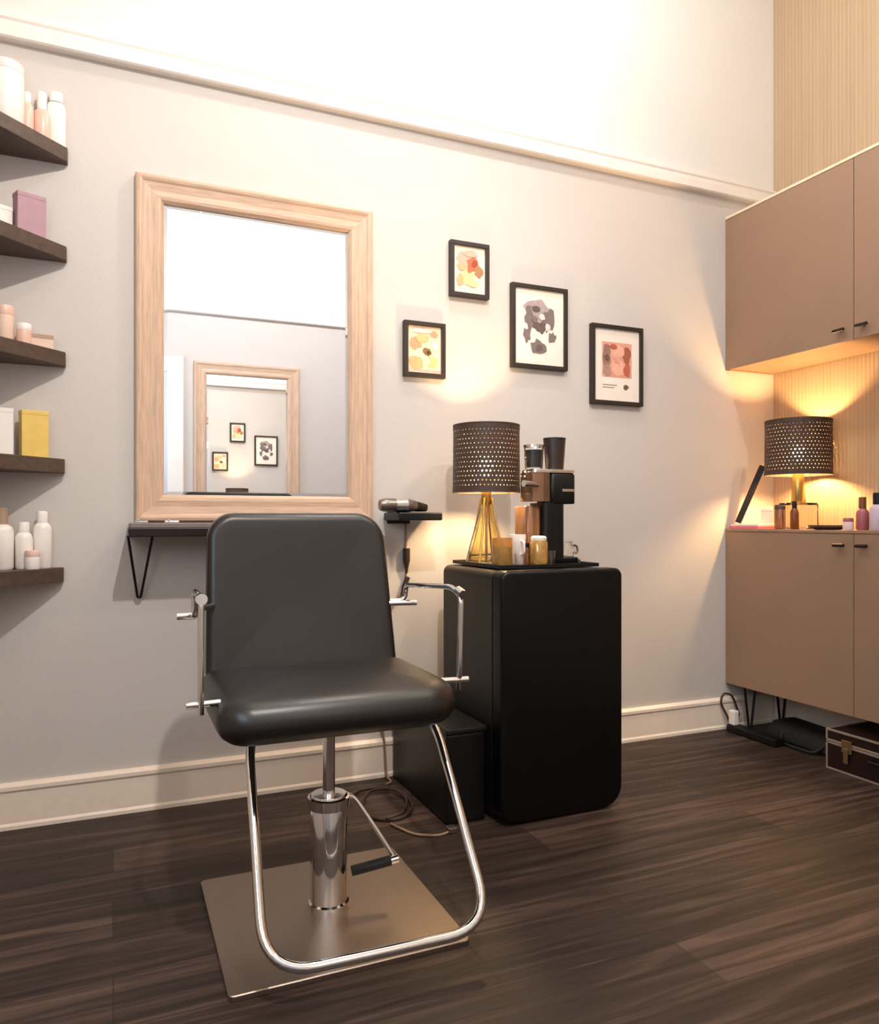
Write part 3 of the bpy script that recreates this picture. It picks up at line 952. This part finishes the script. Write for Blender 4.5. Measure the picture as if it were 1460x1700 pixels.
def table_lamp(label, x, y, z, r, s0, s1, base, bulb_mat):
    """s0 and s1: bottom and top of the shade above the foot"""
    t = thing('table_lamp', label, 'lamp', (x, y, z))
    sh = obj('lamp_shade', shade_mesh(r, r * 0.985, s0, s1, 54, 15), M['shade'], t, False, True)
    md = sh.modifiers.new('thickness', 'SOLIDIFY')
    md.thickness = 0.0012
    obj('rim', ring(r, s0, 0.0022), M['shade'], sh, True, True)
    obj('rim', ring(r * 0.985, s1, 0.0022), M['shade'], sh, True, True)
    sp_ = bmesh.new()
    for k in range(3):
        a = 2 * PI * k / 3 + 0.3
        tube([(0.016 * math.cos(a), 0.016 * math.sin(a), s0 + 0.045), (r * math.cos(a), r * math.sin(a), s0 + 0.001)], 0.0015, 6, bm=sp_)
    obj('spider', sp_, M['brass'], sh, False, True)
    if base == 'cone':
        g = obj('base', lathe([(0, 0.0005), (0.074, 0.0005), (0.078, 0.006), (0.074, 0.016), (0.056, 0.075), (0.036, 0.150), (0.022, 0.205), (0.018, s0 - 0.010), (0.014, s0 - 0.012), (0.030, 0.150), (0.050, 0.075), (0.068, 0.016), (0.066, 0.008), (0, 0.006)], seg=36), M['amber_glass'], t, True, True)
        obj('neck', lathe([(0, s0 - 0.05), (0.013, s0 - 0.05), (0.020, s0 - 0.040), (0.020, s0 + 0.010), (0.015, s0 + 0.055), (0, s0 + 0.055)]), M['brass'], t, True, True)
        obj('stem', tube([(0, 0, 0.006), (0, 0, s0 - 0.045)], 0.005, 10), M['brass'], t, True, True)
        for k in range(4):
            a = PI / 4 + k * PI / 2
            obj('wire_rib', tube([(0.079 * math.cos(a), 0.079 * math.sin(a), 0.004), (0.058 * math.cos(a), 0.058 * math.sin(a), 0.078), (0.038 * math.cos(a), 0.038 * math.sin(a), 0.152), (0.021 * math.cos(a), 0.021 * math.sin(a), s0 - 0.02)], 0.004, 8), M['brass'], t, True, True)
    else:
        obj('base', loft(0.062, 0.062, [0.012] * 4, [(0.004, 0.0005), (0, 0.005), (0, 0.110), (0.006, 0.118), (0.04, 0.122), (0.044, s0 - 0.03), (0.050, s0 - 0.03), (0.052, 0.112), (0.010, 0.106), (0.008, 0.012), (0.05, 0.010)]), M['clear_glass'], t, True, True)
        obj('neck', lathe([(0, 0.120), (0.022, 0.120), (0.026, 0.135), (0.026, s0 - 0.02), (0.018, s0 + 0.05), (0, s0 + 0.05)]), M['brass'], t, True, True)
    zb = s0 + 0.105
    obj('bulb', lathe([(0, zb - 0.050), (0.013, zb - 0.050), (0.014, zb - 0.034), (0.026, zb - 0.012), (0.029, zb + 0.005), (0.022, zb + 0.024), (0, zb + 0.033)], seg=20), bulb_mat, t, True, True)
    return t


table_lamp('table lamp with dark perforated drum shade standing on the mini fridge', LAMP_A[0], LAMP_A[1], TT, 0.127, 0.263, 0.515, 'cone', M['bulb'])
table_lamp('table lamp with dark perforated shade on the low taupe cabinet', LAMP_B[0], LAMP_B[1], 0.9585, 0.142, 0.245, 0.490, 'jar', M['bulb_b'])

# ------------------------------------------------------------------ coffee machine
cm = thing('coffee_machine', 'black and chrome coffee machine standing on the tray on the fridge', 'coffee machine', (1.47, 2.40, TT))
obj('foot_base', loft(0.080, 0.058, [0.02] * 4, [(0.003, 0), (0, 0.004), (0, 0.020), (0.004, 0.024)], lambda u, v, w: (1.490 + u, 2.40 + v, TT + w)), M['black_plastic'], cm, True)
obj('column', loft(0.044, 0.058, [0.018] * 4, [(0, 0.022), (0, 0.222)], lambda u, v, w: (1.462 + u, 2.40 + v, TT + w)), M['black_plastic'], cm, True)
obj('water_tank', loft(0.030, 0.050, [0.016] * 4, [(0.002, 0.024), (0, 0.03), (0, 0.205), (0.004, 0.21)], lambda u, v, w: (1.386 + u, 2.41 + v, TT + w)), M['smoke'], cm, True)
hdm = obj('brew_head', loft(0.052, 0.056, [0.014] * 4, [(0.003, 0.218), (0, 0.222), (0, 0.322), (0.006, 0.330)], lambda u, v, w: (1.497 + u, 2.395 + v, TT + w)), M['black_plastic'], cm, True)
obj('badge', box(1.490, 1.542, 2.3365, 2.3400, TT + 0.262, TT + 0.272, 0.001), M['chrome'], hdm)
obj('top_cap', loft(0.088, 0.050, [0.016] * 4, [(0, 0.3305), (0, 0.338), (0.004, 0.342)], lambda u, v, w: (1.462 + u, 2.390 + v, TT + w)), M['chrome'], cm, True)
obj('rear_housing', loft(0.038, 0.050, [0.014] * 4, [(0, 0.226), (0, 0.330)], lambda u, v, w: (1.407 + u, 2.390 + v, TT + w)), M['smoke'], cm, True)
obj('lever', tube([(1.385, 2.335, TT + 0.285), (1.345, 2.325, TT + 0.288), (1.320, 2.320, TT + 0.288)], [0.010, 0.012, 0.012], 12), M['chrome'], cm, True)
obj('drip_tray', box(1.512, 1.578, 2.35, 2.45, TT, TT + 0.016, 0.003), M['grey_metal'], cm)
CT = TT + 0.343
t = thing('glass_tumbler', 'glass with a chrome band and dark coffee on the left of the machine top', 'cup', (1.402, 2.39, CT))
obj('glass', lathe([(0, 0.0005), (0.032, 0.0005), (0.036, 0.088), (0.033, 0.088), (0.029, 0.006), (0, 0.006)]), M['clear_glass'], t, True, True)
obj('coffee', lathe([(0, 0.0065), (0.027, 0.0065), (0.031, 0.070), (0, 0.070)]), M['black_plastic'], t, True, True)
obj('band', lathe([(0.0365, 0.080), (0.0375, 0.080), (0.0378, 0.088), (0.0368, 0.088)]), M['chrome'], t, True, True)
t = thing('travel_cup', 'tall dark tapered cup on the right of the coffee machine top', 'cup', (1.492, 2.395, CT))
obj('cup', lathe([(0, 0.0005), (0.033, 0.0005), (0.041, 0.108), (0.041, 0.112), (0.037, 0.112), (0.030, 0.006), (0, 0.006)]), mat('dark_brown_ceramic', rgb(52, 38, 32), 0.4), t, True, True)
obj('rim', lathe([(0.0405, 0.112), (0.042, 0.112), (0.042, 0.117), (0.0385, 0.117), (0.037, 0.112)]), M['black_plastic'], t, True, True)
t = thing('glass_jug', 'small round glass jug on the drip tray of the coffee machine', 'jug', (1.545, 2.40, TT + 0.0175))
obj('bowl', lathe([(0, 0.0005), (0.024, 0.0005), (0.034, 0.020), (0.034, 0.036), (0.024, 0.056), (0.026, 0.062), (0.023, 0.061), (0.021, 0.055), (0.031, 0.036), (0.031, 0.020), (0.022, 0.004), (0, 0.004)]), M['clear_glass'], t, True, True)
obj('handle', tube(fillet([(0.026, 0, 0.050), (0.050, 0, 0.046), (0.050, 0, 0.020), (0.033, 0, 0.018)], 0.012), 0.004), M['grey_metal'], t, True, True)

# jars in front of the lamp
t = thing('candle_jar', 'gold glass candle jar in front of the lamp, left of the jars on the tray', 'jar', (1.240, 2.330, TT))
obj('glass', lathe([(0, 0.0005), (0.032, 0.0005), (0.036, 0.008), (0.036, 0.098), (0.033, 0.098), (0.032, 0.010), (0, 0.008)]), M['gold_glass'], t, True, True)
obj('wax', lathe([(0, 0.009), (0.0315, 0.009), (0.0315, 0.070), (0, 0.070)]), M['cream'], t, True, True)
t = thing('sugar_jar', 'gold jar with a white lid beside the coffee machine column', 'jar', (1.378, 2.315, TT))
obj('body', lathe([(0, 0.0005), (0.028, 0.0005), (0.031, 0.008), (0.031, 0.082), (0.027, 0.088), (0, 0.088)]), M['gold_glass'], t, True, True)
obj('lid', lathe([(0, 0.0885), (0.027, 0.0885), (0.028, 0.098), (0.022, 0.104), (0, 0.105)]), M['white_plastic'], t, True, True)
t = thing('white_mug', 'white mug between the two gold jars, toward the back of the tray', 'cup', (1.325, 2.375, TT))
obj('mug', lathe([(0, 0.0005), (0.026, 0.0005), (0.030, 0.006), (0.031, 0.108), (0.028, 0.108), (0.027, 0.008), (0, 0.008)]), M['white_plastic'], t, True, True)
obj('handle', tube(fillet([(0.0, -0.030, 0.086), (0, -0.050, 0.082), (0, -0.050, 0.042), (0, -0.029, 0.036)], 0.014), 0.004), M['white_plastic'], t, True, True)
for x, y, r, h, lb in ((1.300, 2.300, 0.024, 0.044, 'short clear glass between the gold candle jar and the white-lidded jar'), (1.420, 2.300, 0.014, 0.052, 'slim clear glass right of the white-lidded jar')):
    o = obj('shot_glass', lathe([(0, TT + 0.0005), (r * 0.86, TT + 0.0005), (r, TT + h), (r * 0.9, TT + h), (r * 0.78, TT + 0.006), (0, TT + 0.006)], (x, y, 0)), M['clear_glass'], None, True)
    tag(o, lb, 'glass')
t = thing('spice_bottle', 'small brown bottle tucked behind the short clear glass on the tray', 'bottle', (1.352, 2.352, TT))
obj('body', lathe([(0, 0.0005), (0.012, 0.0005), (0.013, 0.05), (0.007, 0.062), (0, 0.062)]), M['amber'], t, True, True)
obj('cap', lathe([(0, 0.0625), (0.008, 0.0625), (0.008, 0.078), (0, 0.078)]), M['black_plastic'], t, True, True)

# ------------------------------------------------------------------ cords on the floor
o = obj('extension_cable', tube(smoothpath([(0.760, 2.60, 0.006), (0.838, 2.674, 0.006), (0.928, 2.662, 0.006), (0.968, 2.576, 0.008), (0.950, 2.444, 0.010), (0.886, 2.371, 0.008), (0.809, 2.392, 0.006), (0.790, 2.50, 0.006), (0.85, 2.62, 0.014), (0.93, 2.62, 0.016), (0.955, 2.52, 0.014), (0.90, 2.40, 0.016), (0.83, 2.37, 0.012)]), 0.005, 8), M['cord_brown'], None, True)
tag(o, 'brown coiled power cord on the floor behind the chair base', 'cord')
o = thing('charger_cable', 'thin tan cable with a plug on the floor in front of the black box', 'cord', (0.95, 2.2, 0))
obj('cable', tube(smoothpath([(0.835, 2.345, 0.005), (0.850, 2.30, 0.005), (0.880, 2.235, 0.005), (0.940, 2.200, 0.005), (0.985, 2.208, 0.006)]), 0.004, 8), M['cord_tan'], o, True)
obj('plug', box(0.980, 1.010, 2.198, 2.228, 0.001, 0.020, 0.004), M['grey_metal'], o)

# ------------------------------------------------------------------ cabinets on the right wall
CF = 2.710


def cupboard(name, label, z0, z1, m, knob_z, low):
    t = thing(name, label, 'cabinet', (2.865, 2.12, z0))
    Y0 = 1.432
    obj('carcass', box(CF + 0.019, XR - 0.018, Y0, YB - 0.022, z0 + 0.003, z1 - 0.012, 0.001), m, t)
    obj('side_filler', box(CF + 0.001, XR - 0.018, YB - 0.0215, YB - 0.0205 + 0.019, z0 + 0.160 if low else z0, z1 - 0.012), m, t)
    obj('top_edge', box(CF - 0.002, XR - 0.018, Y0, YB - 0.001 if not low else YB - 0.003, z1 - 0.012, z1, 0.001), M['cream'] if not low else M['taupe'], t)
    for y0, y1, hy in ((2.1225, YB - 0.002, 2.176), (Y0, 2.1195, 2.074)):
        d = obj('door', box(CF, CF + 0.018, y0, y1, z0, z1 - 0.0135, 0.0012), m, t)
        obj('handle', tube([(CF - 0.020, hy - 0.024, knob_z), (CF - 0.020, hy + 0.024, knob_z)], 0.007, 10), M['black_steel'], d, True)
        obj('handle_post', tube([(CF + 0.001, hy, knob_z), (CF - 0.018, hy, knob_z)], 0.005, 8), M['black_steel'], d, True)
    return t


cupboard('wall_cabinet', 'taupe two-door wall cabinet hanging high on the right wall', 1.719, 2.455, M['taupe'], 1.765, False)
bc = cupboard('base_cabinet', 'taupe two-door low cabinet standing on hairpin legs under the wall cabinet', 0.215, 0.957, M['taupe'], 0.897, True)
for x, y in ((2.765, 2.71), (2.955, 2.70), (2.765, 1.53), (2.955, 1.53)):
    obj('hairpin_leg', tube(fillet([(x - 0.035, y, 0.218), (x - 0.006, y, 0.007), (x + 0.006, y, 0.007), (x + 0.035, y, 0.218)], 0.01), 0.006, 8), M['black_steel'], bc, True)

BT = 0.9575
# tablet leaning against the wall, magazines, dish, bottles
t = thing('magazine', 'pink-covered magazine pile lying at the corner end of the low cabinet', 'magazine', (2.83, 2.72, BT))
obj('cover', box(2.722, 2.900, 2.622, 2.798, BT, BT + 0.012, 0.001), M['pink'], t)
obj('pages', box(2.726, 2.895, 2.626, 2.794, BT + 0.0125, BT + 0.022, 0.001), M['pages'], t)
t = thing('tablet', 'dark thin tablet seen edge-on, tilting over the pink magazines toward the lamp', 'tablet', (2.748, 2.768, BT + 0.0225))
b = box(-0.022, 0.022, -0.014, 0.014, 0, 0.290, 0.003)
bmesh.ops.rotate(b, cent=(0, 0, 0), matrix=Matrix.Rotation(math.radians(22), 3, 'X'), verts=b.verts)
bmesh.ops.rotate(b, cent=(0, 0, 0), matrix=Matrix.Rotation(math.radians(46), 3, 'Z'), verts=b.verts)
bmesh.ops.translate(b, vec=(0, 0, 0.006), verts=b.verts)
obj('casing', b, M['black_steel'], t, False, True)
carton('paper_box', 'pale pink little box on the magazines beside the leaning tablet', 2.825, 2.665, BT + 0.0225, 0.05, 0.05, 0.075, M['pages'], 0.7)
o = obj('trinket_dish', lathe([(0, BT + 0.0005), (0.050, BT + 0.0005), (0.075, BT + 0.012), (0.078, BT + 0.020), (0.073, BT + 0.018), (0.05, BT + 0.006), (0, BT + 0.005)], (2.795, 2.31, 0)), M['dark_shelf'], None, True)
tag(o, 'shallow dark dish in front of the lamp on the low cabinet', 'dish')
bottle('amber_bottle', 'small dark brown bottle in front of the lamp base on the low cabinet', 'bottle', 2.765, 2.455, BT, 0.018, 0.125, M['amber'], M['black_plastic'], 0.03, 0.010)
tub('glass_jar', 'small tan jar left of the brown bottle before the lamp base', 'jar', 2.765, 2.535, BT, 0.024, 0.110, M['smoke'], M['dark_shelf'], 0.02)
bottle('spray_bottle', 'lilac bottle with black cap at the right edge of the low cabinet top', 'bottle', 2.775, 2.065, BT, 0.030, 0.150, M['lilac'], M['black_plastic'], 0.045, 0.018)
bottle('nail_polish', 'rose bottle with brown cap left of the lilac bottle', 'bottle', 2.785, 2.140, BT, 0.024, 0.135, M['rose'], M['amber'], 0.045, 0.014)
tub('cotton_jar', 'low pale pink jar between the dish and the rose bottle', 'jar', 2.735, 2.165, BT, 0.020, 0.05, M['pages'], M['rose'], 0.015)

# ------------------------------------------------------------------ under the low cabinet
t = thing('tool_case', 'dark hard case with aluminium edges on the floor by the low cabinet', 'case', (2.80, 1.95, 0))
x0, x1, y0, y1, H = 2.640, 2.965, 1.70, 2.192, 0.163
obj('body', box(x0 + 0.003, x1 - 0.003, y0 + 0.003, y1 - 0.003, 0.003, 0.112), M['case'], t)
obj('lid', box(x0 + 0.003, x1 - 0.003, y0 + 0.003, y1 - 0.003, 0.114, H - 0.002), M['case'], t)
e = 0.008
b = bmesh.new()
for z_ in (0.001, 0.104, 0.114, H - e):
    for a in ((x0, x0 + e, y0, y1), (x1 - e, x1, y0, y1), (x0 + e, x1 - e, y0, y0 + e), (x0 + e, x1 - e, y1 - e, y1)):
        box(a[0], a[1], a[2], a[3], z_, z_ + e, 0.001, bm=b)
for a in ((x0, y0), (x0, y1 - e), (x1 - e, y0), (x1 - e, y1 - e)):
    box(a[0], a[0] + e, a[1], a[1] + e, e, H - e, 0.001, bm=b)
obj('edge_trim', b, M['aluminium'], t)
for yy in (2.095, 1.80):
    l = obj('latch', box(x0 - 0.006, x0 + 0.001, yy - 0.022, yy + 0.022, 0.085, 0.135, 0.002), M['old_brass'], t)
    obj('latch_tongue', box(x0 - 0.011, x0 - 0.006, yy - 0.010, yy + 0.010, 0.045, 0.105, 0.002), M['old_brass'], l)
obj('handle', tube(fillet([(x0, 1.99, 0.085), (x0 - 0.022, 1.99, 0.085), (x0 - 0.022, 1.88, 0.085), (x0, 1.88, 0.085)], 0.012), 0.006), M['black_plastic'], t, True)

b = loft(0.10, 0.215, [0.05] * 4, [(0.01, 0.001), (0, 0.012), (0.004, 0.045), (0.03, 0.072), (0.08, 0.078)], lambda u, v, w: (2.86 + u, 2.42 + v, w * (1 + 0.18 * math.sin(17 * v) + 0.1 * math.sin(23 * u + 2))), 8)
t = thing('carry_bag', 'flat black bag on the floor under the low cabinet', 'bag', (2.86, 2.42, 0))
obj('body', b, M['bag'], t, True)
obj('strap', tube(smoothpath([(2.775, 2.30, 0.05), (2.735, 2.33, 0.012), (2.725, 2.42, 0.010), (2.74, 2.50, 0.012), (2.775, 2.53, 0.05)]), 0.007, 8), M['bag'], t, True)
t = thing('power_strip', 'black power strip on the floor at the foot of the hairpin leg', 'power strip', (2.70, 2.60, 0))
obj('body', box(2.665, 2.725, 2.47, 2.76, 0.001, 0.035, 0.006), M['black_plastic'], t)
obj('cord', tube(smoothpath([(2.69, 2.755, 0.02), (2.69, 2.775, 0.06), (2.66, 2.785, 0.13), (2.68, 2.785, 0.17), (2.73, 2.783, 0.15), (2.77, 2.783, 0.06)]), 0.005, 8), M['cord_brown'], t, True)
ad = obj('charger_block', box(2.668, 2.700, 2.712, 2.748, 0.0355, 0.105, 0.006), M['white_plastic'])
tag(ad, 'white charger block plugged into the black power strip', 'charger')
